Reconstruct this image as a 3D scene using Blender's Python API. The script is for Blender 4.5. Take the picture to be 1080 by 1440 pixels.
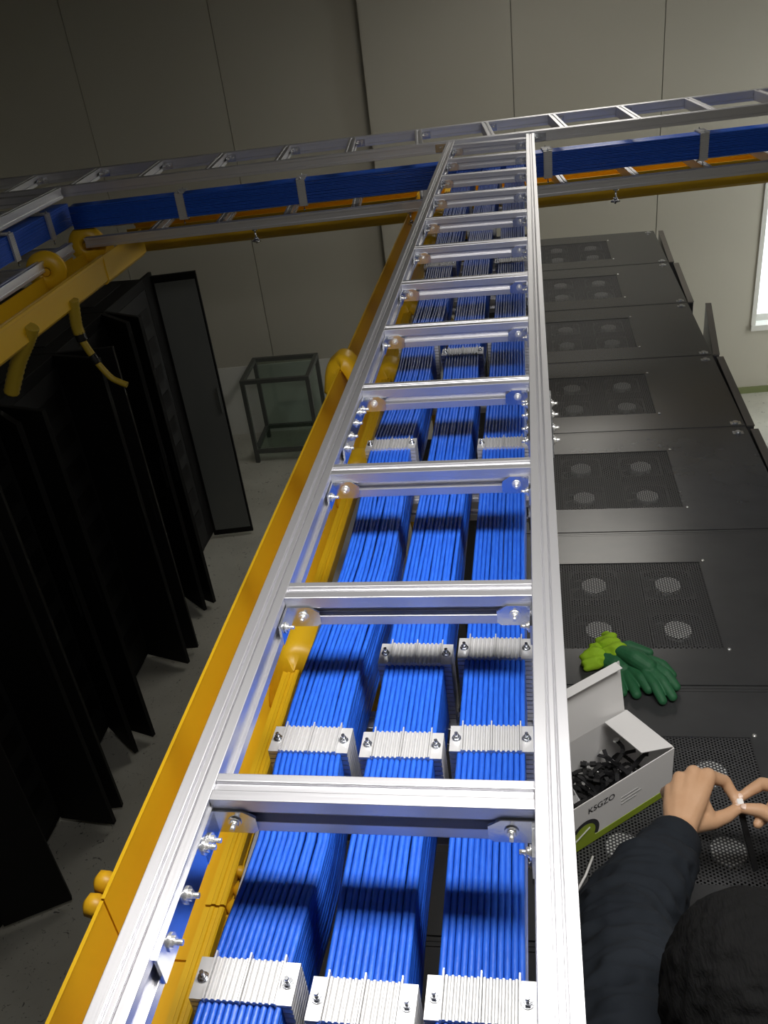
import bpy, bmesh, math, random
from mathutils import Vector, Matrix, Euler
random.seed(7)
for o in list(bpy.data.objects): bpy.data.objects.remove(o, do_unlink=True)
SC = bpy.context.scene
COL = SC.collection
DZ = 2.835            # floor level is z = 0; the heights below are written from the top of the upper cable ladder
PI = math.pi

# ------------------------------------------------------------------ camera, world, lights, exposure
cam = bpy.data.cameras.new('camera'); cam_o = bpy.data.objects.new('camera', cam); COL.objects.link(cam_o)
cam.sensor_fit = 'VERTICAL'; cam.sensor_height = 36.0; cam.lens = 1250.34 / 1440 * 36.0
cam.clip_start = 0.02
cam_o.location = (0.00844, -0.45784, 0.51376 + DZ)
cam_o.rotation_euler = (math.radians(58.8435784), math.radians(6.46923708), math.radians(7.63536843))
SC.camera = cam_o

world = bpy.data.worlds.new('daylight'); SC.world = world; world.use_nodes = True
world.node_tree.nodes['Background'].inputs[0].default_value = (0.95, 0.98, 1.0, 1)
world.node_tree.nodes['Background'].inputs[1].default_value = 2.3

def area(name, loc, rot, sx, sy, power, color):
    l = bpy.data.lights.new(name, 'AREA'); l.shape = 'RECTANGLE'; l.size = sx; l.size_y = sy
    l.energy = power; l.color = color
    o = bpy.data.objects.new(name, l); COL.objects.link(o)
    o.location = (loc[0], loc[1], loc[2] + DZ); o.rotation_euler = rot
    return o
CEIL = 0.86
# the ceiling lamp above the ladder (its housing is built below) and an unseen side window shaped to light the far wall
area('ceiling_lamp_light', (0.25, 0.16, 0.765), (0, 0, 0), 1.3, 0.16, 18.0, (1.0, 0.97, 0.93))
area('unseen_window_light', (3.12, 5.9, -1.35), (0, PI / 2, 0), 2.5, 1.2, 7.5, (1.0, 0.93, 0.78))
area('far_ceiling_lamp_light', (0.30, 4.3, 0.765), (0, 0, 0), 0.66, 2.0, 8.5, (1.0, 0.94, 0.82))

vs = SC.view_settings
vs.view_transform = 'Standard'; vs.look = 'None'; vs.gamma = 1.0; vs.use_curve_mapping = False
vs.exposure = 0.3

# ------------------------------------------------------------------ materials
def new_mat(name):
    m = bpy.data.materials.new(name); m.use_nodes = True
    nt = m.node_tree; b = nt.nodes['Principled BSDF']
    return m, nt, b
def principled(name, col, rough=0.5, metal=0.0, noise=None, bump=None, coat=0.0, spec=0.5):
    """noise=(scale xyz, amount, col2)   bump=(scale xyz, strength)"""
    m, nt, b = new_mat(name)
    b.inputs['Base Color'].default_value = (*col, 1); b.inputs['Roughness'].default_value = rough
    b.inputs['Metallic'].default_value = metal; b.inputs['Coat Weight'].default_value = coat
    b.inputs['Specular IOR Level'].default_value = spec
    tc = nt.nodes.new('ShaderNodeTexCoord')
    def tex(sc, detail=4):
        mp = nt.nodes.new('ShaderNodeMapping'); mp.inputs['Scale'].default_value = sc
        nt.links.new(tc.outputs['Object'], mp.inputs[0])
        n = nt.nodes.new('ShaderNodeTexNoise'); n.inputs['Scale'].default_value = 1.0; n.inputs['Detail'].default_value = detail
        nt.links.new(mp.outputs[0], n.inputs['Vector'])
        return n
    if noise:
        sc, amt, c2 = noise
        n = tex(sc); r = nt.nodes.new('ShaderNodeValToRGB')
        r.color_ramp.elements[0].position = 0.5 - 0.5 * amt; r.color_ramp.elements[1].position = 0.5 + 0.5 * amt
        r.color_ramp.elements[0].color = (*col, 1); r.color_ramp.elements[1].color = (*c2, 1)
        nt.links.new(n.outputs['Fac'], r.inputs[0]); nt.links.new(r.outputs[0], b.inputs['Base Color'])
    if bump:
        sc, st = bump
        n = tex(sc, 3); bp = nt.nodes.new('ShaderNodeBump'); bp.inputs['Strength'].default_value = st; bp.inputs['Distance'].default_value = 0.002
        nt.links.new(n.outputs['Fac'], bp.inputs['Height']); nt.links.new(bp.outputs[0], b.inputs['Normal'])
    return m
M = {}
M['alu'] = principled('brushed aluminium', (0.72, 0.72, 0.745), 0.40, 0.88, bump=((160, 4, 160), 0.06))
M['alu_x'] = principled('brushed aluminium across', (0.66, 0.66, 0.69), 0.38, 0.88, bump=((4, 160, 160), 0.06))
M['alu_dark'] = principled('aluminium groove', (0.42, 0.43, 0.46), 0.5, 0.85)
M['galv'] = principled('galvanised steel', (0.70, 0.72, 0.76), 0.22, 1.0, bump=((60, 60, 60), 0.15))
M['clamp'] = principled('cast aluminium clamp', (0.64, 0.64, 0.64), 0.45, 0.6)
M['cable'] = principled('blue cable sheath', (0.012, 0.080, 0.50), 0.36, 0.0, noise=((420, 60, 420), 0.6, (0.026, 0.145, 0.70)), bump=((330, 90, 330), 0.28))
M['yellow'] = principled('yellow duct plastic', (0.74, 0.43, 0.010), 0.38, 0.0, noise=((9, 3, 9), 0.8, (0.80, 0.49, 0.016)))
M['yellow_tube'] = principled('yellow corrugated tube', (0.40, 0.28, 0.02), 0.5)
M['knob'] = principled('yellow knob plastic', (0.66, 0.36, 0.01), 0.42)
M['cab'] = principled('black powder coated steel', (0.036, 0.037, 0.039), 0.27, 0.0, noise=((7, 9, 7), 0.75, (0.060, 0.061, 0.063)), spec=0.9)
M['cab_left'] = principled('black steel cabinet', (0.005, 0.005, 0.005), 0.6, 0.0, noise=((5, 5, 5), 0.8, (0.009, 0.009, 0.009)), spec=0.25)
M['cab_in'] = principled('cabinet inside black', (0.008, 0.008, 0.008), 0.7)
M['door_edge'] = principled('dusty door steel', (0.085, 0.078, 0.068), 0.6, 0.0, noise=((30, 6, 30), 0.8, (0.13, 0.12, 0.105)))
M['door_grey'] = principled('grey door lining', (0.13, 0.14, 0.14), 0.35, noise=((3, 3, 2), 0.9, (0.19, 0.20, 0.19)))
M['hub'] = principled('fan hub sticker', (0.62, 0.63, 0.62), 0.5)
M['fan'] = principled('fan plastic', (0.012, 0.012, 0.012), 0.45)
M['screw'] = principled('bright screw', (0.88, 0.88, 0.86), 0.25, 0.8)
M['wall'] = principled('off white wall panel', (0.50, 0.475, 0.40), 0.5, 0.0, noise=((0.8, 0.8, 1.2), 0.9, (0.56, 0.535, 0.46)), bump=((25, 25, 25), 0.04))
M['joint'] = principled('wall panel joint', (0.36, 0.345, 0.30), 0.7)
M['board'] = principled('white lining board', (0.80, 0.80, 0.76), 0.5)
M['skirting'] = principled('olive green skirting', (0.20, 0.23, 0.10), 0.5)
M['ceiling'] = principled('ceiling panel', (0.20, 0.20, 0.19), 0.7)
M['frame_metal'] = principled('grey steel frame', (0.12, 0.13, 0.12), 0.45, 0.3)
M['card'] = principled('white cardboard', (0.86, 0.85, 0.84), 0.6, bump=((300, 300, 300), 0.04))
M['card_in'] = principled('grey board inside', (0.42, 0.41, 0.39), 0.75)
M['print_green'] = principled('lime green print', (0.33, 0.44, 0.03), 0.55)
M['print_black'] = principled('black print', (0.03, 0.03, 0.035), 0.6)
M['print_grey'] = principled('pale grey print', (0.52, 0.52, 0.51), 0.6)
M['tie'] = principled('black nylon', (0.010, 0.010, 0.011), 0.28)
M['bag'] = principled('clear plastic bag', (0.55, 0.55, 0.56), 0.15)
M['glove'] = principled('green rubber glove', (0.014, 0.105, 0.040), 0.6, 0.0, noise=((70, 70, 70), 0.8, (0.030, 0.165, 0.065)), bump=((500, 500, 500), 0.35))
M['glove_cuff'] = principled('lime knitted cuff', (0.36, 0.62, 0.02), 0.75, bump=((600, 150, 300), 0.5))
M['skin'] = principled('skin', (0.54, 0.31, 0.17), 0.5, noise=((40, 40, 40), 0.8, (0.62, 0.38, 0.23)), bump=((400, 400, 400), 0.08))
M['nail'] = principled('finger nail', (0.78, 0.58, 0.47), 0.3)
M['jacket'] = principled('dark navy jacket', (0.010, 0.013, 0.018), 0.85, noise=((14, 14, 14), 0.8, (0.016, 0.020, 0.026)), bump=((60, 60, 60), 0.5), spec=0.2)
M['trousers'] = principled('black trousers', (0.012, 0.012, 0.014), 0.9)
M['hair'] = principled('black hair', (0.005, 0.005, 0.005), 0.85, bump=((300, 60, 300), 0.8), spec=0.12)
M['shoe'] = principled('black shoe', (0.015, 0.015, 0.015), 0.6)
M['eye'] = principled('eye dark', (0.02, 0.015, 0.01), 0.2)
M['lip'] = principled('lip', (0.45, 0.20, 0.15), 0.5)
# floor: grey sealed floor with scuffs
m, nt, b = new_mat('grey sealed floor'); M['floor'] = m
tc = nt.nodes.new('ShaderNodeTexCoord')
n1 = nt.nodes.new('ShaderNodeTexNoise'); n1.inputs['Scale'].default_value = 2.2; n1.inputs['Detail'].default_value = 6
n2 = nt.nodes.new('ShaderNodeTexNoise'); n2.inputs['Scale'].default_value = 26; n2.inputs['Detail'].default_value = 5; n2.inputs['Distortion'].default_value = 2.5
r1 = nt.nodes.new('ShaderNodeValToRGB'); r1.color_ramp.elements[0].color = (0.48, 0.47, 0.41, 1); r1.color_ramp.elements[1].color = (0.62, 0.61, 0.54, 1)
r1.color_ramp.elements[0].position = 0.35; r1.color_ramp.elements[1].position = 0.65
r2 = nt.nodes.new('ShaderNodeValToRGB'); r2.color_ramp.elements[0].color = (0.25, 0.25, 0.25, 1); r2.color_ramp.elements[1].color = (1, 1, 1, 1)
r2.color_ramp.elements[0].position = 0.30; r2.color_ramp.elements[1].position = 0.36
mx = nt.nodes.new('ShaderNodeMix'); mx.data_type = 'RGBA'; mx.blend_type = 'MULTIPLY'; mx.inputs[0].default_value = 1
for n in (n1, n2): nt.links.new(tc.outputs['Object'], n.inputs['Vector'])
nt.links.new(n1.outputs['Fac'], r1.inputs[0]); nt.links.new(n2.outputs['Fac'], r2.inputs[0])
nt.links.new(r1.outputs[0], mx.inputs[6]); nt.links.new(r2.outputs[0], mx.inputs[7]); nt.links.new(mx.outputs[2], b.inputs['Base Color'])
b.inputs['Roughness'].default_value = 0.45
# perforated sheet: round holes on a hexagonal grid, real see-through holes
def perforated(name, col, pitch, thresh, rough=0.45):
    m, nt, b = new_mat(name)
    b.inputs['Base Color'].default_value = (*col, 1); b.inputs['Roughness'].default_value = rough
    tc = nt.nodes.new('ShaderNodeTexCoord'); sp = nt.nodes.new('ShaderNodeSeparateXYZ'); nt.links.new(tc.outputs['Object'], sp.inputs[0])
    def mth(op, a, bb=None):
        n = nt.nodes.new('ShaderNodeMath'); n.operation = op
        for i, v in enumerate((a, bb)):
            if v is None: continue
            if isinstance(v, (int, float)): n.inputs[i].default_value = v
            else: nt.links.new(v, n.inputs[i])
        return n.outputs[0]
    k = 2 * PI / (pitch * math.sqrt(3) / 2)
    x = mth('MULTIPLY', sp.outputs[0], k); y = mth('MULTIPLY', sp.outputs[1], k)
    a = mth('COSINE', x)
    xb = mth('MULTIPLY', x, 0.5); yb = mth('MULTIPLY', y, math.sqrt(3) / 2)
    s = mth('ADD', a, mth('ADD', mth('COSINE', mth('ADD', xb, yb)), mth('COSINE', mth('SUBTRACT', xb, yb))))
    hole = mth('GREATER_THAN', s, thresh)
    tr = nt.nodes.new('ShaderNodeBsdfTransparent'); mix = nt.nodes.new('ShaderNodeMixShader')
    out = nt.nodes['Material Output']
    nt.links.new(hole, mix.inputs[0]); nt.links.new(b.outputs[0], mix.inputs[1]); nt.links.new(tr.outputs[0], mix.inputs[2])
    nt.links.new(mix.outputs[0], out.inputs['Surface'])
    return m
M['mesh'] = perforated('perforated black steel', (0.058, 0.059, 0.062), 0.0068, 0.35)
# thin window / case glass
def glass(name, tint, gl):
    m, nt, b = new_mat(name)
    tr = nt.nodes.new('ShaderNodeBsdfTransparent'); tr.inputs[0].default_value = (*tint, 1)
    g = nt.nodes.new('ShaderNodeBsdfGlossy'); g.inputs['Roughness'].default_value = 0.05
    mix = nt.nodes.new('ShaderNodeMixShader'); mix.inputs[0].default_value = gl
    nt.links.new(tr.outputs[0], mix.inputs[1]); nt.links.new(g.outputs[0], mix.inputs[2])
    nt.links.new(mix.outputs[0], nt.nodes['Material Output'].inputs['Surface'])
    return m
M['glass'] = glass('window glass', (0.96, 0.98, 0.98), 0.06)
M['case_glass'] = glass('glass sheet', (0.80, 0.86, 0.82), 0.08)
m, nt, b = new_mat('lamp diffuser'); M['lamp'] = m
b.inputs['Emission Color'].default_value = (1, 0.97, 0.93, 1); b.inputs['Emission Strength'].default_value = 1.5

# ------------------------------------------------------------------ mesh helpers
class MB:
    def __init__(s): s.v = []; s.f = []; s.sm = []
    def add(s, vs, fs, smooth=False):
        o = len(s.v); s.v += [tuple(p) for p in vs]; s.f += [tuple(i + o for i in f) for f in fs]; s.sm += [smooth] * len(fs); return s
    def box(s, x0, x1, y0, y1, z0, z1):
        v = [(x, y, z) for z in (z0, z1) for y in (y0, y1) for x in (x0, x1)]
        return s.add(v, [(0, 2, 3, 1), (4, 5, 7, 6), (0, 1, 5, 4), (2, 6, 7, 3), (0, 4, 6, 2), (1, 3, 7, 5)])
    def cbox(s, c, sz): return s.box(c[0]-sz[0]/2, c[0]+sz[0]/2, c[1]-sz[1]/2, c[1]+sz[1]/2, c[2]-sz[2]/2, c[2]+sz[2]/2)
    def bar(s, a, b, w, h, up=(0, 0, 1)):
        a, b = Vector(a), Vector(b); d = (b - a).normalized(); u = Vector(up); sd = d.cross(u)
        if sd.length < 1e-4: sd = d.cross(Vector((1, 0, 0)))
        sd.normalize(); u = sd.cross(d)
        vs = [p + sd * (i * w / 2) + u * (j * h / 2) for p in (a, b) for i, j in ((-1, -1), (1, -1), (1, 1), (-1, 1))]
        return s.add(vs, [(0, 1, 2, 3), (7, 6, 5, 4), (0, 4, 5, 1), (1, 5, 6, 2), (2, 6, 7, 3), (3, 7, 4, 0)])
    def prism(s, poly, axis, a, b):
        """poly in the two other axes, extruded along axis from a to b"""
        def P(p, t):
            if axis == 'x': return (t, p[0], p[1])
            if axis == 'y': return (p[0], t, p[1])
            return (p[0], p[1], t)
        n = len(poly); vs = [P(p, a) for p in poly] + [P(p, b) for p in poly]
        fs = [(i, (i+1) % n, n+(i+1) % n, n+i) for i in range(n)] + [tuple(range(n-1, -1, -1)), tuple(range(n, 2*n))]
        return s.add(vs, fs)
    def tube(s, pts, r, n=8, cap=True):
        pts = [Vector(p) for p in pts]; rs = r if isinstance(r, (list, tuple)) else [r] * len(pts)
        up = None; vs = []
        for i, p in enumerate(pts):
            d = (pts[min(i+1, len(pts)-1)] - pts[max(i-1, 0)]).normalized()
            if up is None:
                up = d.cross(Vector((0.31, 0.17, 0.94))); 
                if up.length < 0.05: up = d.cross(Vector((1, 0, 0)))
                up.normalize()
            up = (up - d * up.dot(d)).normalized(); sd = d.cross(up)
            vs += [p + (up * math.cos(2*PI*k/n) + sd * math.sin(2*PI*k/n)) * rs[i] for k in range(n)]
        fs = [(i*n+k, i*n+(k+1) % n, (i+1)*n+(k+1) % n, (i+1)*n+k) for i in range(len(pts)-1) for k in range(n)]
        s.add(vs, fs, True)
        if cap:
            o = len(s.v) - len(vs); m_ = len(pts) - 1
            s.f += [tuple(o+k for k in range(n-1, -1, -1)), tuple(o+m_*n+k for k in range(n))]; s.sm += [False, False]
        return s
    def cyl(s, c, axis, r, h, n=12):
        c = Vector(c); d = {'x': Vector((1, 0, 0)), 'y': Vector((0, 1, 0)), 'z': Vector((0, 0, 1))}[axis] if isinstance(axis, str) else Vector(axis).normalized()
        return s.tube([c - d*h/2, c + d*h/2], r, n)
    def hexbolt(s, c, axis, r=0.006, h=0.005):
        s.cyl(c, axis, r*1.5, 0.0016, 12); d = Vector({'x': (1, 0, 0), 'y': (0, 1, 0), 'z': (0, 0, 1)}[axis] if isinstance(axis, str) else axis).normalized()
        s.cyl(Vector(c) + d*h/2, axis, r, h, 6); s.cyl(Vector(c) + d*(h+0.002), axis, r*0.5, 0.006, 8); return s
    def mesh(s, name):
        me = bpy.data.meshes.new(name); me.from_pydata(s.v, [], s.f); me.polygons.foreach_set('use_smooth', s.sm); me.update()
        return me
    def build(s, name, mat, parent=None, bevel=0.0):
        me = s.mesh(name)
        bm = bmesh.new(); bm.from_mesh(me); bmesh.ops.recalc_face_normals(bm, faces=bm.faces); bm.to_mesh(me); bm.free()
        return link(name, me, mat, parent, bevel)
def link(name, me, mat, parent=None, bevel=0.0):
    o = bpy.data.objects.new(name, me); COL.objects.link(o)
    if mat is not None:
        me.materials.clear(); me.materials.append(M[mat] if isinstance(mat, str) else mat)
    if parent: o.parent = parent
    if bevel:
        md = o.modifiers.new('bevel', 'BEVEL'); md.width = bevel; md.segments = 2; md.limit_method = 'ANGLE'; md.angle_limit = 0.6
    return o
def tag(o, label, cat, group=None):
    o['label'] = label; o['category'] = cat
    if group: o['group'] = group
    return o
def struct(o, label=None):
    o['kind'] = 'structure'
    if label: o['label'] = label
    return o
def thing(name, loc, rz=0.0, label=None, cat=None, group=None):
    o = bpy.data.objects.new(name, None); COL.objects.link(o); o.empty_display_size = 0.05
    o.location = loc; o.rotation_euler = (0, 0, rz)
    if label: tag(o, label, cat, group)
    return o
def copy_tree(o, parent=None):
    c = o.copy(); COL.objects.link(c); c.parent = parent
    for ch in [k for k in o.children]: copy_tree(ch, c)
    return c
def fuse(mb, name, mat, parent, voxel, smooth=4, disp=None):
    """union of overlapping capsules as one continuous surface"""
    me = mb.mesh(name + '_raw'); t = bpy.data.objects.new('tmp', me); COL.objects.link(t)
    r = t.modifiers.new('r', 'REMESH'); r.mode = 'VOXEL'; r.voxel_size = voxel; r.use_smooth_shade = True
    sm = t.modifiers.new('s', 'SMOOTH'); sm.factor = 0.5; sm.iterations = smooth
    dg = bpy.context.evaluated_depsgraph_get(); dg.update()
    res = bpy.data.meshes.new_from_object(t.evaluated_get(dg)); res.name = name
    bpy.data.objects.remove(t, do_unlink=True)
    if disp: disp(res)
    return link(name, res, mat, parent)
def capsule(mb, a, b, ra, rb, n=14):
    a, b = Vector(a), Vector(b); d = b - a; L = d.length
    d = d.normalized() if L > 1e-6 else Vector((0, 0, 1))
    pts = []; rs = []
    for k in range(5):
        t = k / 4 * PI / 2; pts.append(a - d * ra * math.cos(t)); rs.append(max(ra * math.sin(t), ra * 0.02))
    for k in range(5):
        t = k / 4 * PI / 2; pts.append(b + d * rb * math.sin(t)); rs.append(max(rb * math.cos(t), rb * 0.02))
    mb.tube(pts, rs, n); return mb
def chain(mb, pts, rs):
    for i in range(len(pts) - 1): capsule(mb, pts[i], pts[i+1], rs[i], rs[i+1])
    return mb
def ellipsoid(mb, c, r, n=14, mat=None):
    vs = []; fs = []; c = Vector(c)
    for i in range(n + 1):
        t = PI * i / n
        for k in range(n):
            p = 2 * PI * k / n; v = Vector((r[0]*math.sin(t)*math.cos(p), r[1]*math.sin(t)*math.sin(p), r[2]*math.cos(t)))
            if mat is not None: v = mat @ v
            vs.append(c + v)
    for i in range(n):
        for k in range(n): fs.append((i*n+k, (i+1)*n+k, (i+1)*n+(k+1) % n, i*n+(k+1) % n))
    mb.add(vs, fs, True); return mb

# ------------------------------------------------------------------ the room
FL = -2.835
SL = 0.095                       # the far wall is not quite square to the ladder run
XW0, XW1, YB = -4.6, 3.15, -2.6
def wl(x): return 6.46 + SL * (x + 2.3)          # recessed left part of the far wall
def wr(x): return wl(x) - 0.06                   # projecting right part
struct(MB().box(XW0-0.1, XW1+0.1, YB-0.1, 7.4, FL-0.1, FL).build('floor', 'floor'), 'grey sealed concrete floor with dark scuffs')
struct(MB().box(XW0-0.1, XW1+0.1, YB-0.1, 7.4, CEIL, CEIL+0.1).build('ceiling', 'ceiling'))
struct(MB().box(XW0-0.1, XW0, YB-0.1, 7.4, FL, CEIL).build('wall_left', 'wall'))
struct(MB().box(XW0, XW1, YB-0.1, YB, FL, CEIL).build('wall_front', 'wall'))
# right wall; its unseen window is placed and sized to light far wall and floor
w = MB()
w.box(XW1, XW1+0.12, YB-0.1, 5.3, FL, CEIL).box(XW1, XW1+0.12, 6.5, 7.4, FL, CEIL).box(XW1, XW1+0.12, 5.3, 6.5, FL, -2.65).box(XW1, XW1+0.12, 5.3, 6.5, -0.1, CEIL)
struct(w.build('wall_right', 'wall'))
w2 = MB()
for y in (5.3, 5.88, 6.46): w2.box(XW1+0.02, XW1+0.07, y, y+0.04, -2.65, -0.1)
w2.box(XW1+0.02, XW1+0.07, 5.3, 6.5, -2.65, -2.61).box(XW1+0.02, XW1+0.07, 5.3, 6.5, -0.14, -0.1)
win2 = struct(w2.build('unseen_window_2', 'board'))
for y in (5.34, 5.92): MB().box(XW1+0.042, XW1+0.046, y, y+0.54, -2.61, -0.14).build('pane', 'glass', win2)
# far wall: a backing sheet carrying separate panels, joints recessed
WX0, WX1, WZ0, WZ1 = 1.74, 2.75, -2.26, -1.0        # far window opening
def slanted(mb, x0, x1, z0, z1, f, d0, d1):
    v = [(x0, f(x0)+d0, z0), (x1, f(x1)+d0, z0), (x1, f(x1)+d1, z0), (x0, f(x0)+d1, z0), (x0, f(x0)+d0, z1), (x1, f(x1)+d0, z1), (x1, f(x1)+d1, z1), (x0, f(x0)+d1, z1)]
    return mb.add(v, [(0, 3, 2, 1), (4, 5, 6, 7), (0, 1, 5, 4), (1, 2, 6, 5), (2, 3, 7, 6), (3, 0, 4, 7)])
wb = MB()
EDGE = -1.135
slanted(wb, XW0, EDGE+0.05, FL, CEIL, wl, 0.022, 0.30)
slanted(wb, EDGE+0.02, WX0, FL, CEIL, wr, 0.022, 0.30); slanted(wb, WX1, XW1+0.1, FL, CEIL, wr, 0.022, 0.30)
slanted(wb, WX0, WX1, FL, WZ0, wr, 0.022, 0.30); slanted(wb, WX0, WX1, WZ1, CEIL, wr, 0.022, 0.30)
wall_back = struct(wb.build('wall_back', 'joint'), 'far wall of pale sandwich panels with a stepped corner')
PITCH = 1.045; g = 0.003
xs = [EDGE - PITCH*k for k in range(4)]
for k in range(4):
    x1 = EDGE - PITCH*k - g; x0 = max(x1 - PITCH + 2*g, XW0)
    if x0 < x1 - .05: slanted(MB(), x0, x1 if k else x1 + 0.06, FL, CEIL, wl, 0, 0.02).build('panel', 'wall', wall_back)
for k in range(5):
    x0 = EDGE + PITCH*k + (g if k else 0); x1 = min(EDGE + PITCH*(k+1) - g, XW1)
    if x1 - x0 < .05: continue
    cuts = [(FL, CEIL, x0, x1)]
    if x1 > WX0 and x0 < WX1:
        cuts = [(FL, WZ0, x0, x1), (WZ1, CEIL, x0, x1)]
        if x0 < WX0: cuts.append((WZ0, WZ1, x0, WX0))
        if x1 > WX1: cuts.append((WZ0, WZ1, WX1, x1))
    for z0, z1, a, b_ in cuts: slanted(MB(), a, b_, z0, z1, wr, 0, 0.02).build('panel', 'wall', wall_back)
# reveal of the step
rv = MB(); rv.add([(EDGE, wr(EDGE), FL), (EDGE, wl(EDGE)+0.02, FL), (EDGE, wl(EDGE)+0.02, CEIL), (EDGE, wr(EDGE), CEIL), (EDGE+.02, wr(EDGE)+.001, FL), (EDGE+.02, wl(EDGE)+0.02, FL), (EDGE+.02, wl(EDGE)+0.02, CEIL), (EDGE+.02, wr(EDGE)+.001, CEIL)],
       [(0, 1, 2, 3), (4, 7, 6, 5), (0, 4, 5, 1), (3, 2, 6, 7), (0, 3, 7, 4), (1, 5, 6, 2)])
rv.build('reveal', 'wall', wall_back)
# far window
wf = MB()
slanted(wf, WX0, WX0+0.035, WZ0, WZ1, wr, -0.012, 0.08); slanted(wf, WX1-0.035, WX1, WZ0, WZ1, wr, -0.012, 0.08)
slanted(wf, WX0, WX1, WZ0-0.02, WZ0+0.025, wr, -0.03, 0.08); slanted(wf, WX0, WX1, WZ1-0.035, WZ1, wr, -0.012, 0.08)
win1 = struct(wf.build('window_1', 'board'), 'bright window in the far wall')
slanted(MB(), WX0+0.035, WX1-0.035, WZ0+0.025, WZ1-0.035, wr, 0.035, 0.04).build('pane', 'glass', win1)
sk = MB(); slanted(sk, EDGE, XW1, FL, FL+0.055, wr, -0.014, 0.0)
struct(sk.build('baseboard_back', 'skirting'))
bd = MB(); slanted(bd, -2.86, -1.25, FL, -2.205, wl, -0.016, -0.001)
struct(bd.build('trim_1', 'board'), 'low white board against the far wall behind the metal frame')
# ceiling lamp above the run
lampT = thing('ceiling_lamp', (0.25, 0.16, CEIL), 0, 'rectangular ceiling lamp above the near end of the ladder', 'lamp')
MB().box(-0.69, 0.69, -0.11, 0.11, -0.08, 0.0).build('housing', 'board', lampT, 0.006)
MB().box(-0.66, 0.66, -0.085, 0.085, -0.088, -0.080).build('diffuser', 'lamp', lampT)

lamp2 = thing('ceiling_lamp', (0.30, 4.3, CEIL), 0, 'long ceiling lamp above the far cabinets', 'lamp')
MB().box(-0.37, 0.37, -1.05, 1.05, -0.08, 0.0).build('housing', 'board', lamp2, 0.006)
MB().box(-0.34, 0.34, -1.02, 1.02, -0.088, -0.080).build('diffuser', 'lamp', lamp2)

# ------------------------------------------------------------------ cable ladders
RAIL_W, RAIL_H = 0.027, 0.036
def rail_poly(w=RAIL_W, h=RAIL_H):
    # two top ridges with a groove, a recessed slot in each flank
    t = 0.005
    top = [(0, 0), (w*0.36, 0), (w*0.36, -t), (w*0.44, -t), (w*0.44, -0.0012), (w*0.60, -0.0012), (w*0.60, -t), (w*0.67, -t), (w*0.67, 0), (w, 0)]
    right = [(w, -0.009), (w-0.004, -0.009), (w-0.004, -h+0.010), (w, -h+0.010), (w, -h)]
    left = [(0, -h), (0, -h+0.010), (0.004, -h+0.010), (0.004, -0.009), (0, -0.009)]
    return top + right + left
def rung_poly(h=0.034, d=0.026):
    # y (towards the viewer is negative), z : open slot on the front flank, groove on top
    return [(0, 0), (-d*0.30, 0), (-d*0.33, -0.003), (-d*0.60, -0.003), (-d*0.63, 0), (-d, 0), (-d, -0.013), (-d+0.008, -0.013), (-d+0.008, -0.023), (-d, -0.023), (-d, -h), (0, -h)]
def make_rung(w, mat='alu_x'):
    """local x from 0 to w"""
    r = MB().prism(rung_poly(), 'x', 0, w).build('rung', mat, None, 0.0007)
    for sx in (0, 1):
        b = MB(); L = 0.034
        def X(t): return t if sx == 0 else w - t
        poly = [(0.001, -0.0105), (L*0.72, -0.0105), (L, -0.017), (L, -0.030), (L-0.004, -0.0335), (0.001, -0.0335)]
        n = len(poly); v = [(X(a), -0.0285, z) for a, z in poly] + [(X(a), -0.0262, z) for a, z in poly]
        b.add(v, [tuple(range(n)), tuple(range(2*n-1, n-1, -1))] + [(i, n+i, n+(i+1) % n, (i+1) % n) for i in range(n)])
        b.box(min(X(0), X(0.0025)), max(X(0), X(0.0025)), -0.058, -0.0265, -0.0335, -0.0105)      # return leg bolted to the rail
        br = b.build('bracket', 'galv', r)
        MB().hexbolt((X(0.017), -0.0290, -0.021), (0, -1, 0), 0.0036, 0.003).build('bolt', 'screw', r)
        MB().hexbolt((X(0.0035), -0.046, -0.021), (1 if sx == 0 else -1, 0, 0), 0.0038, 0.003).build('bolt', 'screw', r)
    return r
def ladder(name, loc, rz, W, y0, y1, rung_ys, label, mat='alu', splices=()):
    """run along local y; rail inner faces at x = -W and 0, tops at z = 0"""
    t = thing(name, loc, rz, label, 'cable ladder')
    MB().prism(rail_poly(), 'y', y0, y1).build('rail', mat, t, 0.0006)
    l = MB().prism([(-W - RAIL_W + p[0], p[1]) for p in rail_poly()], 'y', y0, y1).build('rail', mat, t, 0.0006)
    first = None
    for y in rung_ys:
        r = make_rung(W) if first is None else copy_tree(first)
        if first is None: first = r
        r.parent = t; r.location = (-W, y, 0)
    for y, side in splices:
        s = 1 if side in ('Ro', 'Li') else -1
        x = {'Ro': RAIL_W, 'Ri': 0.0, 'Lo': -W - RAIL_W, 'Li': -W}[side]
        p = MB().box(min(x, x+s*0.0025), max(x, x+s*0.0025), y-0.075, y+0.075, -0.032, -0.006).build('splice_plate', 'galv', t)
        f0 = None
        for k in (-0.055, -0.02, 0.02, 0.055):
            if f0 is None: f0 = MB().hexbolt((0, 0, 0), (s, 0, 0), 0.0042, 0.003).build('bolt', 'screw', p); q_ = f0
            else: q_ = f0.copy(); COL.objects.link(q_)
            q_.location = (x + s*0.003, y + k, -0.017)
    return t
W = 0.2424
YC = 2.846; CS = math.atan(0.112)          # the cross run and its skew
main_up = ladder('cable_ladder', (0, 0, 0), 0, W, -0.5, YC - 0.03, [0.25*k for k in range(-1, 12)],
    'empty upper aluminium cable ladder running away from the viewer down the middle',
    splices=[(0.63, 'Ro'), (0.63, 'Ri'), (0.63, 'Li'), (-0.075, 'Li')])
LZ = -0.186
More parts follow.
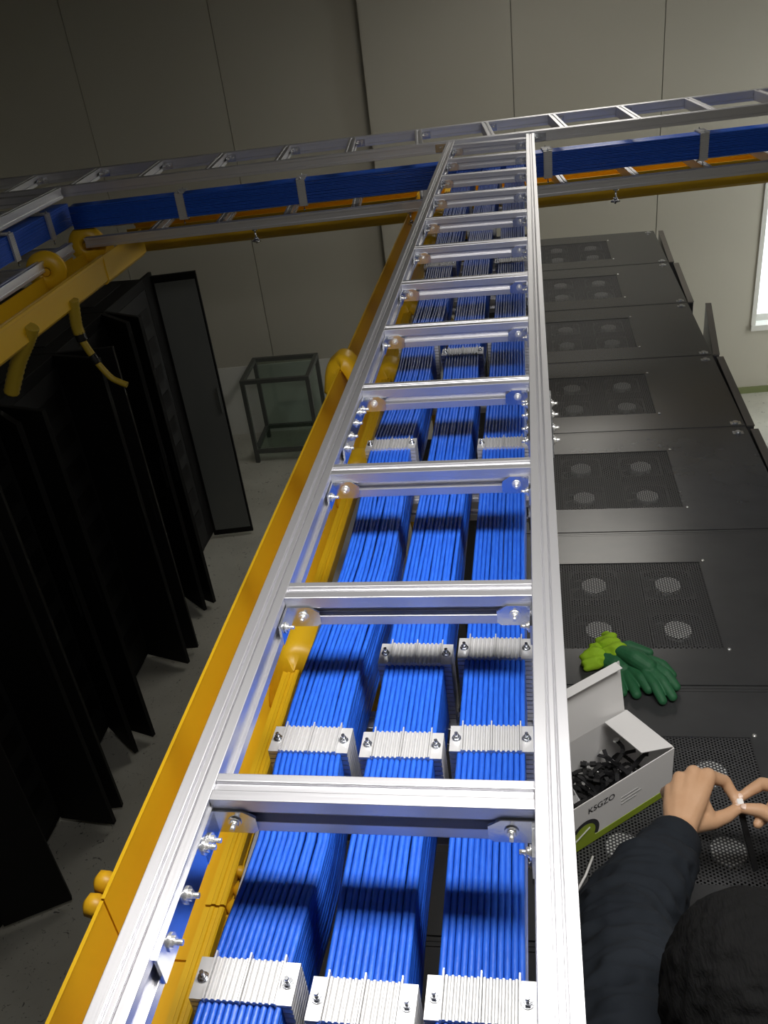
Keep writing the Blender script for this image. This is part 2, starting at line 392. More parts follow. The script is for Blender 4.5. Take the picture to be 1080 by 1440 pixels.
main_lo = ladder('cable_ladder', (-0.004, 0, LZ), 0, W, -0.5, YC - 0.03, [0.13, 0.26, 0.735, 1.12, 1.18, 1.69, 2.0, 2.61, -0.10],
    'lower aluminium cable ladder carrying three blue cable bundles towards the far wall', splices=[(0.80, 'Ri')])
W2 = 0.306
def cross_ladder(z, label, xs0, xs1):
    # a ladder laid along the cross direction: local y -> world -x, local x -> away from the viewer
    d = W2 + RAIL_W
    t = ladder('cable_ladder', (-math.sin(CS)*d, YC + math.cos(CS)*d, z), CS + PI/2, W2, -xs1, -xs0, [-(-0.13 + 0.25*i) for i in range(-9, 8) if xs0 + 0.05 < -0.13 + 0.25*i < xs1 - 0.05], label)
    return t
cross_up = cross_ladder(0.0, 'upper aluminium cable ladder crossing the picture in front of the far wall', -2.75, 1.7)
cross_lo = cross_ladder(LZ, 'lower aluminium cable ladder crossing the picture with a blue cable bundle on it', -1.62, 1.7)
# corner brackets where the two upper ladders meet
for x, s_ in ((-W - RAIL_W, -1), (RAIL_W, 1)):
    y = YC + 0.112*x
    jb = MB().box(min(x, x+s_*0.04), max(x, x+s_*0.04), y-0.008, y-0.0055, -0.032, -0.005).box(min(x, x+s_*0.0025), max(x, x+s_*0.0025), y-0.05, y-0.0055, -0.032, -0.005)
    jb.hexbolt((x+s_*0.024, y-0.008, -0.018), (0, -1, 0), 0.005, 0.005); jb.hexbolt((x+s_*0.003, y-0.03, -0.018), (s_, 0, 0), 0.005, 0.005)
    jb.build('corner_bracket', 'galv', main_up)
left_up = ladder('cable_ladder', (-1.655, 0, 0.001), 0, W, 1.2, 2.64, [0.25*k + 0.06 for k in range(5, 11)],
    'upper aluminium cable ladder coming forward at the far left edge')
left_lo = ladder('cable_ladder', (-1.660, 0, LZ), 0, W, 1.2, 2.62, [0.25*k + 0.06 for k in range(5, 11)],
    'lower aluminium cable ladder at the far left edge holding a blue cable bundle')

# ------------------------------------------------------------------ blue cable bundles
D = 0.0052; NX = 12; NZ = 15
CL_W, CL_L = 0.077, 0.032
ZT = -0.104                                  # axis of the topmost cables
def smooth01(t): t = max(0.0, min(1.0, t)); return t*t*(3-2*t)
def bundle(name, label, loc, rz, axis_len, nx, nz, clamps, mat, d=D, sway=0.0, amp=0.0022, n_seg=64, sides=6, ease=None):
    """cables run along local y from axis_len[0] to axis_len[1]; top axis at local z = 0, centred on local x = 0"""
    t = thing(name, loc, rz, label, 'cable bundle')
    a, b = axis_len
    rnd = random.Random(hash(label) % 1000 if False else len(label) * 13 + nx)
    ph = rnd.random() * 6
    slots = [(i, 0) for i in range(nx)] + [(nx-1, k) for k in range(1, nz)] + [(0, k) for k in range(1, nz)] + [(i, nz-1) for i in range(1, nx-1, 1)]
    for i, k in slots:
        x0 = (i - (nx-1)/2) * d; z0 = -k * d
        p1, p2, f1, f2 = rnd.random()*6, rnd.random()*6, 5 + 9*rnd.random(), 5 + 9*rnd.random()
        pts = []
        for s in range(n_seg + 1):
            y = a + (b - a) * s / n_seg
            fr = min([abs(y - c) for c in clamps] + [9]); fr = smooth01(fr / 0.16)
            px = x0 + fr * (amp*math.sin(f1*y + p1) * 0.8 + sway*math.sin(2.6*y + ph) + amp*0.5*math.sin(23*y + p2))
            pz = z0 + fr * (amp*0.7*math.sin(f2*y + p2) - (0.004 if k == 0 else 0.0))
            if ease: px, pz = ease(y, px, pz, i, k)
            pts.append((px, y, pz))
        MB().tube(pts, d*0.52, sides).build('cable', mat, t)
    return t
BX = (-0.2120, -0.1235, -0.0405)
CLY = {0: [-0.105, 0.133, 0.745, 1.176, 1.693, 2.45], 1: [-0.115, 0.128, 0.257, 1.112, 2.004, 2.70], 2: [-0.108, 0.138, 0.266, 0.735, 1.175, 1.683, 2.45]}
nm = ('left one beside the yellow duct', 'middle one', 'right one beside the right rail')
for i in range(3):
    bundle('cable_bundle', 'thick blue cable bundle on the lower ladder, ' + nm[i], (BX[i], 0, ZT), 0, (-0.5, 2.88), NX, NZ, CLY[i], 'cable', sway=(0.004, 0.0025, 0.001)[i], amp=(0.0011, 0.0007, 0.0005)[i], n_seg=84, ease=(lambda y, px, pz, i_, k: (px + 0.009*smooth01(1 - abs(y - 0.02)/0.115) + 0.010*smooth01(1 - abs(y - 0.44)/0.29), pz)) if i == 0 else None)
XC = 0.055
def cross_pt(x, dy): return (x*math.cos(CS) - dy*math.sin(CS), YC + x*math.sin(CS) + dy*math.cos(CS))
cx, cy = cross_pt(0, RAIL_W + 0.045)
bundle('cable_bundle', 'long blue data cable bundle on the cross ladder in front of the far wall', (cx, cy, -0.078), CS - PI/2, (-1.66, 1.68), 12, 16, [], 'cable', d=0.0053, amp=0.0006, n_seg=40)
bundle('cable_bundle', 'blue data cable bundle on the ladder at the far left edge', (-1.725, 0, -0.078), 0, (1.2, 2.78), 12, 16, [], 'cable', d=0.0053, amp=0.0006, n_seg=24)

# ------------------------------------------------------------------ cable clamps
def make_clamp(h, half=CL_W/2, L=CL_L, nl=13):
    """local origin at centre on the base; top plate at z = h"""
    t = thing('cable_clamp', (0, 0, 0))
    p = MB(); n = 12; ins = 0.0115; top = h; th = 0.0035
    prof = [(-half, top-th)]; prof += [(-half, top), (-half+ins, top)]
    w = (2*half - 2*ins) / n
    for k in range(n):
        x = -half + ins + k*w
        prof += [(x + 0.1*w, top), (x + 0.35*w, top + 0.0017), (x + 0.65*w, top + 0.0017), (x + 0.9*w, top)]
    prof += [(half-ins, top), (half, top), (half, top-th)]
    p.prism(prof, 'y', -L/2, L/2)
    for x in (-half+ins, 0.0, half-ins): p.box(x-0.0006, x+0.0006, -L/2-0.001, L/2+0.004, top-0.002, top+0.0032)
    p.build('top_plate', 'clamp', t)
    MB().box(-half, half, -L/2, L/2, 0.0, 0.004).build('base_plate', 'clamp', t)
    sp = (h - 0.008) / nl
    for sx in (-1, 1):
        cs = MB()
        for k in range(nl):
            z = 0.004 + k*sp
            cs.box(min(sx*half, sx*(half-0.0075)), max(sx*half, sx*(half-0.0075)), -L/2, L/2, z+0.0006, z+sp-0.0006)
        cs.box(min(sx*(half-0.002), sx*(half-0.0068)), max(sx*(half-0.002), sx*(half-0.0068)), -L/2+0.003, L/2-0.003, 0.004, h-0.003)
        cs.build('comb_stack', 'clamp', t)
    for sx in (-1, 1):
        b = MB(); x = sx*(half-0.0062)
        b.cyl((x, 0, h+0.0004), 'z', 0.0044, 0.001, 14); b.cyl((x, 0, h+0.0022), 'z', 0.0032, 0.003, 6); b.cyl((x, 0, h+0.005), 'z', 0.0017, 0.005, 8)
        b.cyl((x, 0, h/2-0.007), 'z', 0.0016, h+0.022, 8); b.cyl((x, 0, -0.014), 'z', 0.0036, 0.004, 6)
        b.build('bolt', 'galv', t)
    return t
clampH = 0.0865
proto = make_clamp(clampH); first = True
order = ['nearest the viewer', 'second from the viewer', 'third from the viewer', 'fourth from the viewer', 'fifth from the viewer', 'sixth from the viewer', 'seventh from the viewer']
for i in range(3):
    for j, y in enumerate(CLY[i]):
        c = proto if first else copy_tree(proto); first = False
        c.location = (BX[i], y, ZT + 0.0038 - clampH); c.rotation_euler = (0, 0, random.uniform(-0.02, 0.02))
        tag(c, 'ridged silver cable clamp on the %s cable bundle, %s' % (('left', 'middle', 'right')[i], order[j]), 'cable clamp', 'clamps on the three bundles')
proto2 = make_clamp(0.0915, half=0.041, L=0.030); first = True
for x, lab in ((0.077, 'just right of the middle ladder'), (0.615, 'near the right edge of the picture'), (-0.80, 'midway left of the middle ladder'), (-1.245, 'above the left yellow duct'), (1.15, 'beyond the right edge of the picture'), (-0.32, 'just left of the middle ladder')):
    if x == 1.15 or x == -0.32: continue
    c = proto2 if first else copy_tree(proto2); first = False
    q = cross_pt(x, RAIL_W + 0.045); c.location = (q[0], q[1], -0.078 + 0.004 - 0.0915); c.rotation_euler = (0, 0, CS - PI/2)
    tag(c, 'silver cable clamp on the cross ladder bundle, ' + lab, 'cable clamp', 'clamps on the cross bundle')
for y, lab in ((2.33, 'nearer one'), (2.60, 'one by the corner')):
    c = copy_tree(proto2); c.location = (-1.725, y, -0.078 + 0.004 - 0.0915); c.rotation_euler = (0, 0, 0)
    tag(c, 'silver cable clamp on the far left cable bundle, ' + lab, 'cable clamp', 'clamps on the far left bundle')
# hook bolts under the cross ladder
for x, lab in ((0.31, 'right of the middle ladder'), (-0.99, 'left of the middle ladder'), (-0.42, 'close to the yellow duct end')):
    q = cross_pt(x, 0.012)
    h = MB().tube([(0, 0, 0.0), (0, 0, -0.052)], 0.0035, 8); h.cyl((0, 0, -0.004), 'z', 0.010, 0.003, 14); h.cyl((0, 0, -0.034), 'z', 0.0085, 0.006, 6); h.cyl((0, 0, -0.040), 'z', 0.012, 0.002, 14)
    h.tube([(-0.016, 0, -0.044), (0, 0, -0.047), (0.016, 0, -0.044)], 0.003, 6)
    o = h.build('hanger_bolt', 'galv'); o.location = (q[0], q[1], LZ - RAIL_H)
    tag(o, 'threaded hanger bolt with nut under the cross ladder, ' + lab, 'bolt', 'hanger bolts')

# ------------------------------------------------------------------ yellow fibre ducts
def duct_poly(w, h, rim=0.018):
    t = 0.003
    # open U: left wall thin lip, right wall with a ridged rim
    out = [(0, 0), (0, -h+0.012), (0.012, -h), (w-0.012, -h), (w, -h+0.012), (w, -0.012), (w+0.003, -0.010), (w+0.003, -0.001)]
    rimt = [(w+0.0015, 0.0005), (w-0.002, 0.0005), (w-0.003, -0.001), (w-0.0065, -0.001), (w-0.0075, 0.0005), (w-0.011, 0.0005), (w-0.012, -0.001), (w-rim, -0.001), (w-rim, -0.010)]
    inn = [(w-0.004, -0.013), (w-0.004, -h+0.014), (w-0.014, -h+t), (0.014, -h+t), (t, -h+0.014), (t, -0.002), (t+0.001, 0)]
    return out + rimt + inn
def spout(side, w, y, wid=0.07, drop=0.16, reach=0.085, flare=1.35, parent=None, top=0.024):
    """flared saddle exit over a duct wall: a trough bent over the rim, open below; side +1 right, -1 left; local x=0 is the wall"""
    path = [(-0.052, -0.06), (-0.044, -0.02), (-0.024, top*0.7), (0.0, top), (min(0.026, reach*0.40), top*0.58), (min(0.050, reach*0.72), top*0.10), (reach*(0.82 if reach > 0.07 else 0.93), -min(0.045, drop*0.35)), (reach, -drop*0.62), (reach+0.004, -drop)]
    cs = []
    m_ = 10
    vs = []; fs = []; N = len(path)
    # refine path with catmull-rom
    P = [Vector((p[0], 0, p[1])) for p in path]; R_ = []
    for i in range(N-1):
        p0, p1, p2, p3 = P[max(i-1, 0)], P[i], P[i+1], P[min(i+2, N-1)]
        for k in range(3):
            t = k/3; R_.append(0.5*((2*p1) + (p2-p0)*t + (2*p0-5*p1+4*p2-p3)*t*t + (3*p1-p0-3*p2+p3)*t*t*t))
    R_.append(P[-1]); N = len(R_)
    th = 0.0035
    for i, q in enumerate(R_):
        d = (R_[min(i+1, N-1)] - R_[max(i-1, 0)]).normalized(); nrm = Vector((-d.z, 0, d.x))
        f = i/(N-1); ww = wid/2 * (1 + (flare-1)*abs(2*f-1)**2); dp = 0.040 * (0.55 + 0.45*f) if i else 0.018
        for lay in (0, 1):
            for k in range(m_+1):
                a = -1 + 2*k/m_
                bend = -(abs(a)**6.0) * dp          # edges of the trough turn down/inwards
                p = q + nrm * (bend - lay*th) + Vector((0, a*ww*(1 - 0.06*lay), 0))
                vs.append((side*p.x, y + p.y, p.z))
    K = 2*(m_+1)
    for i in range(N-1):
        for k in range(m_):
            fs.append((i*K+k, i*K+k+1, (i+1)*K+k+1, (i+1)*K+k)); o = m_+1
            fs.append((i*K+o+k+1, i*K+o+k, (i+1)*K+o+k, (i+1)*K+o+k+1))
        for k in (0, m_): fs.append((i*K+k, (i+1)*K+k, (i+1)*K+m_+1+k, i*K+m_+1+k))
    for i in (0, N-1):
        for k in range(m_): fs.append((i*K+k, i*K+m_+1+k, i*K+m_+1+k+1, i*K+k+1))
    return MB().add(vs, fs, True).build('spout', 'yellow', parent)
DW, DH, DTOP = 0.127, 0.10, -0.238
duct = thing('fibre_duct', (-0.432, 0, DTOP), 0, 'long yellow plastic fibre duct running under the left rail of the middle ladder', 'cable duct')
MB().prism(duct_poly(DW, DH), 'y', -0.5, 0.045).build('channel', 'yellow', duct)
MB().prism(duct_poly(DW, DH), 'y', 0.0475, YC+0.40).build('channel', 'yellow', duct)
cp = MB().prism([(-0.004, -0.012), (-0.004, -DH+0.010), (0.010, -DH-0.004), (DW-0.010, -DH-0.004), (DW+0.004, -DH+0.010), (DW+0.004, -0.014), (DW+0.0005, -0.014), (DW+0.0005, -DH+0.012), (DW-0.012, -DH-0.0005), (0.012, -DH-0.0005), (-0.0005, -DH+0.012), (-0.0005, -0.012)], 'y', -0.03, 0.15)
coup = cp.build('coupler', 'yellow', duct)
for y in (0.055, 0.082):
    kb = MB(); kb.tube([(-0.004, y, -0.028), (-0.010, y, -0.026), (-0.016, y, -0.024), (-0.024, y, -0.022), (-0.028, y, -0.021)], [0.005, 0.011, 0.0125, 0.0115, 0.004], 12); kb.build('knob', 'knob', coup)
# chewed fastener on the right wall
fk = MB(); fk.tube([(DW+0.004, 0.075, -0.012), (DW+0.014, 0.070, -0.013), (DW+0.020, 0.064, -0.016)], [0.006, 0.010, 0.006], 9); fk.tube([(DW+0.003, 0.055, -0.008), (DW+0.016, 0.048, -0.016), (DW+0.022, 0.040, -0.034), (DW+0.014, 0.036, -0.044)], [0.006, 0.010, 0.009, 0.005], 9)
fk.tube([(DW-0.002, 0.092, -0.006), (DW+0.010, 0.090, -0.010)], [0.005, 0.007], 8)
fk.build('fastener', 'knob', coup)
ends = [(0.43, 0.09), (0.93, 0.075), (1.37, 0.08), (1.80, 0.075), (2.42, 0.075), (2.72, 0.06)]
for y, wd in ends:
    s_ = spout(1, 0, y, wd, parent=duct, reach=0.125, drop=0.14, top=0.029); s_.location = (DW, 0, 0.0)
sl = spout(-1, 0, 1.44, 0.075, drop=0.060, reach=0.042, parent=duct, top=0.026); sl.location = (0.0, 0, 0.0)
cdx, cdy = cross_pt(0, 0.44)
crossd = thing('fibre_duct', (cdx, cdy, DTOP - 0.025), CS - PI/2, 'yellow plastic fibre duct behind the cross ladder along the far wall', 'cable duct')
MB().prism([(-p[0] , p[1]) for p in duct_poly(DW, DH)], 'y', -1.60, 1.8).build('channel', 'yellow', crossd)
leftd = thing('fibre_duct', (-1.652, 0, DTOP), 0, 'shorter yellow plastic fibre duct at the left with two round spools on it', 'cable duct')
MB().prism(duct_poly(DW, DH), 'y', 1.0, 2.62).build('channel', 'yellow', leftd)
MB().prism([(-0.004, -0.012), (-0.004, -DH+0.010), (0.010, -DH-0.004), (DW-0.010, -DH-0.004), (DW+0.004, -DH+0.010), (DW+0.004, 0.0), (DW+0.0005, 0.0), (DW+0.0005, -DH+0.012), (DW-0.012, -DH-0.0005), (0.012, -DH-0.0005), (-0.0005, -DH+0.012), (-0.0005, -0.012)], 'y', 2.60, 2.98).build('coupler', 'yellow', leftd)
def spool(y, lab):
    t = thing('duct_spool', (-1.640, y, -0.225), 0.30, 'round yellow slack spool with a centre hole on the left duct, ' + lab, 'spool', 'slack spools on the left duct')
    # disc in the x-z plane seen face on, with a hub
    seg = 28; R1, R0 = 0.066, 0.016
    v = []; f = []
    rings = [(R0, -0.012), (R0, 0.012), (R0+0.012, 0.004), (R1-0.02, 0.004), (R1, 0.016), (R1+0.003, 0.010), (R1, -0.004), (R0+0.02, -0.012)]
    for r, yy in rings:
        for k in range(seg): a = 2*PI*k/seg; v.append((r*math.cos(a), yy, r*math.sin(a)))
    n = len(rings)
    for i in range(n):
        for k in range(seg): f.append((i*seg+k, i*seg+(k+1) % seg, ((i+1) % n)*seg+(k+1) % seg, ((i+1) % n)*seg+k))
    MB().add(v, f, True).build('flange', 'yellow', t)
    MB().tube([(0, -0.014, 0), (0, -0.020, 0)], [0.016, 0.012], 14).build('hub', 'knob', t)
    return t
spool(2.40, 'nearer to the viewer'); spool(2.74, 'farther from the viewer')
def corr_tube(pts, r, name, label):
    o = MB()
    P = [Vector(p) for p in pts]; Q = []
    for i in range(len(P)-1):
        p0, p1, p2, p3 = P[max(i-1, 0)], P[i], P[i+1], P[min(i+2, len(P)-1)]
        for k in range(12):
            t = k/12; Q.append(0.5*((2*p1) + (p2-p0)*t + (2*p0-5*p1+4*p2-p3)*t*t + (3*p1-p0-3*p2+p3)*t*t*t))
    Q.append(P[-1]); o.tube(Q, [r*(1.0 if k % 2 else 0.9) for k in range(len(Q))], 10)
    return tag(o.build(name, 'yellow_tube'), label, 'tube', 'yellow tubes under the left duct')
t1 = corr_tube([(-1.515, 2.0, -0.285), (-1.545, 2.0, -0.33), (-1.60, 2.0, -0.40), (-1.66, 2.0, -0.50)], 0.026, 'conduit_tube', 'short thick yellow tube hanging under the left duct at the picture edge')
t2 = corr_tube([(-1.520, 2.3, -0.30), (-1.534, 2.3, -0.384), (-1.533, 2.3, -0.42)], 0.021, 'conduit_tube', 'long thin yellow tube with black sections hanging below the left duct')
def tube_piece(pts, r, mat, name):
    P = [Vector(p) for p in pts]; Q = []
    for i in range(len(P)-1):
        p0, p1, p2, p3 = P[max(i-1, 0)], P[i], P[i+1], P[min(i+2, len(P)-1)]
        for k in range(6):
            t = k/6; Q.append(0.5*((2*p1) + (p2-p0)*t + (2*p0-5*p1+4*p2-p3)*t*t + (3*p1-p0-3*p2+p3)*t*t*t))
    Q.append(P[-1]); MB().tube(Q, r, 10).build(name, mat, t2)
tube_piece([(-1.533, 2.3, -0.415), (-1.530, 2.3, -0.445)], 0.019, 'tie', 'black_section')  # black stretches between the yellow lengths of the tube
tube_piece([(-1.530, 2.3, -0.445), (-1.520, 2.3, -0.475), (-1.511, 2.3, -0.498)], 0.013, 'yellow_tube', 'tube_end')
tube_piece([(-1.511, 2.3, -0.498), (-1.500, 2.3, -0.530)], 0.014, 'tie', 'black_section')
tube_piece([(-1.500, 2.3, -0.530), (-1.467, 2.3, -0.584), (-1.440, 2.3, -0.604), (-1.412, 2.3, -0.618)], 0.011, 'yellow_tube', 'tube_end')

# ------------------------------------------------------------------ right row of black cabinets, seen from above
HC = -0.8346; CX0, CX1 = -0.34, 0.666; CY0 = 4.0031
PX0, PX1 = 0.045, 0.403                       # perforated fan panel
def make_fan():
    f = MB(); r = 0.058
    f.box(-0.06, 0.06, -0.06, -0.057, -0.018, 0.0).box(-0.06, 0.06, 0.057, 0.06, -0.018, 0.0).box(-0.06, -0.057, -0.06, 0.06, -0.018, 0.0).box(0.057, 0.06, -0.06, 0.06, -0.018, 0.0)
    for sx in (-1, 1):
        for sy in (-1, 1): f.prism([(sx*0.057, sy*0.057), (sx*0.030, sy*0.057), (sx*0.050, sy*0.050), (sx*0.057, sy*0.030)], 'z', -0.004, -0.001)
    o = f.build('fan', 'fan')
    MB().tube([(0, 0, -0.018), (0, 0, -0.0005), (0, 0, -0.0001)], [0.0305, 0.0305, 0.029], 20).build('hub', 'hub', o)
    b = MB()
    for k in range(7):
        a0 = 2*PI*k/7; v = []
        for i in range(5):
            rr = 0.027 + (r-0.028)*i/4; a = a0 + 0.35*i/4
            v.append((rr*math.cos(a), rr*math.sin(a), -0.016)); v.append((rr*math.cos(a+0.55), rr*math.sin(a+0.55), -0.006))
        b.add(v, [(2*i, 2*i+1, 2*i+3, 2*i+2) for i in range(4)], True)
    b.build('blades', 'fan', o)
    return o
def make_cabinet():
    """local: x as world, y from 0 (near) to 0.6, z = 0 at the top surface"""
    t = thing('server_cabinet', (0, 0, 0))
    H = HC - FL; e = 0.0105; g2 = 0.0006
    # cut: the shelf below the lid only rims the fan opening
    b = MB()
    b.box(CX0, CX0+0.003, g2, 0.6-g2, -H, -0.006).box(CX1-0.003, CX1, g2, 0.6-g2, -H, -0.006)
    b.box(CX0, CX1, g2, g2+0.003, -H, -0.006).box(CX0, CX1, 0.6-g2-0.003, 0.6-g2, -H, -0.006)
    b.box(CX0+0.003, CX1-0.003, g2+0.003, 0.597-g2, -0.13, -0.125)
    b.box(CX0+0.003, CX1-0.003, g2+0.003, 0.597-g2, -H, -H+0.03)
    b.box(CX0, CX1-0.004, g2, e-0.0025, -0.006, -0.0012).box(CX0, CX1-0.004, 0.6-e+0.0025, 0.6-g2, -0.006, -0.0012)
    b.build('body', 'cab', t)
    py0, py1 = 0.128, 0.462
    l = MB()
    l.box(CX0+e, PX0, e, 0.6-e, -0.006, 0).box(PX1, CX1-0.004, e, 0.6-e, -0.006, 0).box(PX0, PX1, e, py0, -0.006, 0).box(PX0, PX1, py1, 0.6-e, -0.006, 0)
    l.build('top_plate', 'cab', t)
    MB().box(PX0-0.004, PX1+0.004, py0-0.004, py1+0.004, -0.0026, -0.0023).build('perforated_panel', 'mesh', t)
    f0 = make_fan(); f0.parent = t; f0.location = (0.139, 0.1985, -0.0030)
    for x, y in ((0.315, 0.1985), (0.139, 0.372), (0.315, 0.372)):
        f = copy_tree(f0, t); f.location = (x, y, -0.0030)
    for x, y in ((0.412, 0.466), (0.413, 0.124), (0.036, 0.466), (0.036, 0.124)):
        s = MB(); s.tube([(0, 0, 0), (0, 0, 0.002), (0, 0, 0.0035)], [0.0045, 0.0045, 0.002], 10); o = s.build('screw', 'screw', t); o.location = (x, y, 0)
    for y, dx in ((0.030, 0.03), (0.562, 0.035)):
        h = MB(); h.cyl((CX1-dx, y, 0.003), 'z', 0.0085, 0.006, 12); h.box(CX1-dx-0.016, CX1-dx+0.016, y-0.010, y+0.010, 0, 0.0015); h.build('hinge_plate', 'galv', t)
    return t
def cab_door(t, ang):
    d = MB(); d.box(0.0, 0.022, 0.0, 0.574, -1.93, -0.004)
    o = d.build('door', 'cab', t, 0.002); o.location = (CX1 + 0.002, 0.012, 0); o.rotation_euler = (0, 0, -ang)
    MB().box(-0.001, 0.023, -0.001, 0.575, -0.004, -0.0005).build('top_cap', 'door_edge', o)
    MB().box(0.022, 0.028, 0.50, 0.53, -1.15, -0.95).build('handle', 'galv', o)
cabp = make_cabinet()
clab = ['with the largest gap in view at the far end of the row', 'second from the far end', 'third from the far end, its door standing open', 'fourth from the far end', 'fifth from the far end', 'behind the green gloves', 'under the white box and the hands', 'under the kneeling person at the bottom edge', 'behind the kneeling person']
clab[0] = 'at the far end of the row'
angs = [0.035, 0.03, 0.115, 0.015, 0.01, 0.01, 0.01, 0.01, 0.01]
for k in range(9):
    c = cabp if k == 0 else copy_tree(cabp)
    c.location = (0, CY0 - 0.6*k, HC)
    tag(c, 'black server cabinet in the right row, ' + clab[k], 'cabinet', 'right cabinet row')
for k, c in enumerate([o for o in COL.objects if o.get('group') == 'right cabinet row']): cab_door(c, angs[k])

# feet that carry the lower ladder on the cabinet tops
for k, (y, lab) in enumerate(((0.98, 'nearest the viewer'), (1.60, 'in the middle'), (2.36, 'farthest from the viewer'))):
    zt = LZ - RAIL_H - 0.001
    sp_ = thing('ladder_support', (-0.125, y, HC), 0, 'dark steel support foot under the three blue bundles, ' + lab, 'support', 'ladder supports')
    MB().box(-0.15, 0.15, -0.02, 0.02, zt-HC-0.03, zt-HC).build('cross_bar', 'cab', sp_, 0.002)
    MB().box(-0.02, 0.02, -0.016, 0.016, 0.006, zt-HC-0.03).build('post', 'cab', sp_, 0.002)
    MB().box(-0.06, 0.06, -0.05, 0.05, 0.0005, 0.006).build('foot_plate', 'cab', sp_)

# ------------------------------------------------------------------ left row of black cabinets, doors standing open into the dark aisle
LT = -0.885; LX = -2.31
def leaf(t, y_h, tip, L=0.29, mat='cab_left', label=None):
    """door leaf hinged on the front at local (LX, y_h), free edge towards tip (world x, y)"""
    a = math.atan2(tip[1] - y_h, tip[0] - LX)
    H = 1.90
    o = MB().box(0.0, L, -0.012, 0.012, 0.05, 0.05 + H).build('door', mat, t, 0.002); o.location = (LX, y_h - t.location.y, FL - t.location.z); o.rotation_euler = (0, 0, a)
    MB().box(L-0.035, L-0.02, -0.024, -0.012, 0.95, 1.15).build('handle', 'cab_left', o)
    return o
tips = {0: (4.0, [(-2.035, 3.876), (-2.069, 3.788)]), 1: (3.4, [(-2.017, 3.451), (-1.992, 3.292)]), 2: (2.8, [(-2.01, 2.717), (-2.087, 2.605)]), 3: (2.2, [(-1.975, 2.272), (-1.991, 2.157)]), 4: (1.6, [(-2.018, 1.78)])}
llab = ['farthest, its grey-lined door open', 'second from the far end', 'third from the far end', 'fourth from the far end', 'fifth from the far end', 'nearest the viewer']
lcabs = []
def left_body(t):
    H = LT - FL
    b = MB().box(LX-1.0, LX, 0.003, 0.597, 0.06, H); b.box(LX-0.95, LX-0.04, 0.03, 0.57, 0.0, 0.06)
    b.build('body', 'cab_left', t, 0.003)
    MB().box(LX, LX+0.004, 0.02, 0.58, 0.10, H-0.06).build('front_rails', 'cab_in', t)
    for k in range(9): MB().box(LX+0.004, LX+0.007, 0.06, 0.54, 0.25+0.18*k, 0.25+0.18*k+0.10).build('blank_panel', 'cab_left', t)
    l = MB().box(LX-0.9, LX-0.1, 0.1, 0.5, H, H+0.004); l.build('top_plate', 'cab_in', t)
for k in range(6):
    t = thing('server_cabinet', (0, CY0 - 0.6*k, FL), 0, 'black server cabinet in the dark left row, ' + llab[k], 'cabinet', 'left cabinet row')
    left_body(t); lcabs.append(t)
for k, (yh, tp) in tips.items():
    for j, q in enumerate(tp):
        yy = yh + (0.012 if j == 0 else -0.012); owner = lcabs[k] if j == 0 else lcabs[min(k+1, 5)]
        leaf(owner, yy, q)
# the last cabinet's far door leaf, grey inside, turned out square to the row
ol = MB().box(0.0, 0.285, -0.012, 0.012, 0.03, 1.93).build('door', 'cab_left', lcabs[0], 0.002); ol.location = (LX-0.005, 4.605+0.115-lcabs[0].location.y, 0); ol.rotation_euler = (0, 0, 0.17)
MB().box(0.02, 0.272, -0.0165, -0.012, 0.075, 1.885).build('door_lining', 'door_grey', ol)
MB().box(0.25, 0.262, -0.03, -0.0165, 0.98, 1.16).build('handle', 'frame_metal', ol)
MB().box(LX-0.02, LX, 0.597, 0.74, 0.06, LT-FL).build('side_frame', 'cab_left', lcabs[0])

# ------------------------------------------------------------------ open steel frame with glass by the far wall
fr = thing('display_frame', (-2.035, 6.12, FL), 0.05, 'small grey open metal frame stand with glass on the floor by the far wall', 'frame')
fx, fy, fh, q = 0.265, 0.235, 0.735, 0.032
for sx in (-1, 1):
    for sy in (-1, 1): MB().cbox((sx*fx, sy*fy, fh/2), (q, q, fh)).build('post', 'frame_metal', fr)
for z in (fh-q/2, 0.10):
    for sy in (-1, 1): MB().cbox((0, sy*fy, z), (2*fx-q, q, q)).build('cross_bar', 'frame_metal', fr)
    for sx in (-1, 1): MB().cbox((sx*fx, 0, z), (q, 2*fy-q, q)).build('side_bar', 'frame_metal', fr)
MB().box(-fx+0.02, fx-0.02, fy-0.004, fy, 0.12, fh-q).build('glass_sheet', 'case_glass', fr)
MB().box(-fx+0.02, fx-0.02, -fy+0.02, fy-0.02, 0.117, 0.123).build('shelf', 'case_glass', fr)

# ------------------------------------------------------------------ white box of cable ties on the cabinet
BO = Vector((0.236, 0.726, HC)); ux = Vector((-0.785, -0.62, 0)).normalized(); uy = Vector((-ux.y*-1, 0, 0))
uy = Vector((0, 0, 1)).cross(ux) * -1            # towards the back of the box
ang = math.atan2(-ux.y, -ux.x)                   # local +x points back along the front edge to its right end
bxL, bxD, bxH = 0.29, 0.122, 0.112
ctr = BO + ux * bxL
box = thing('carton', (ctr.x, ctr.y, HC + 0.0005), ang, 'open white cardboard carton with a lime green band, filled with black ties', 'box')
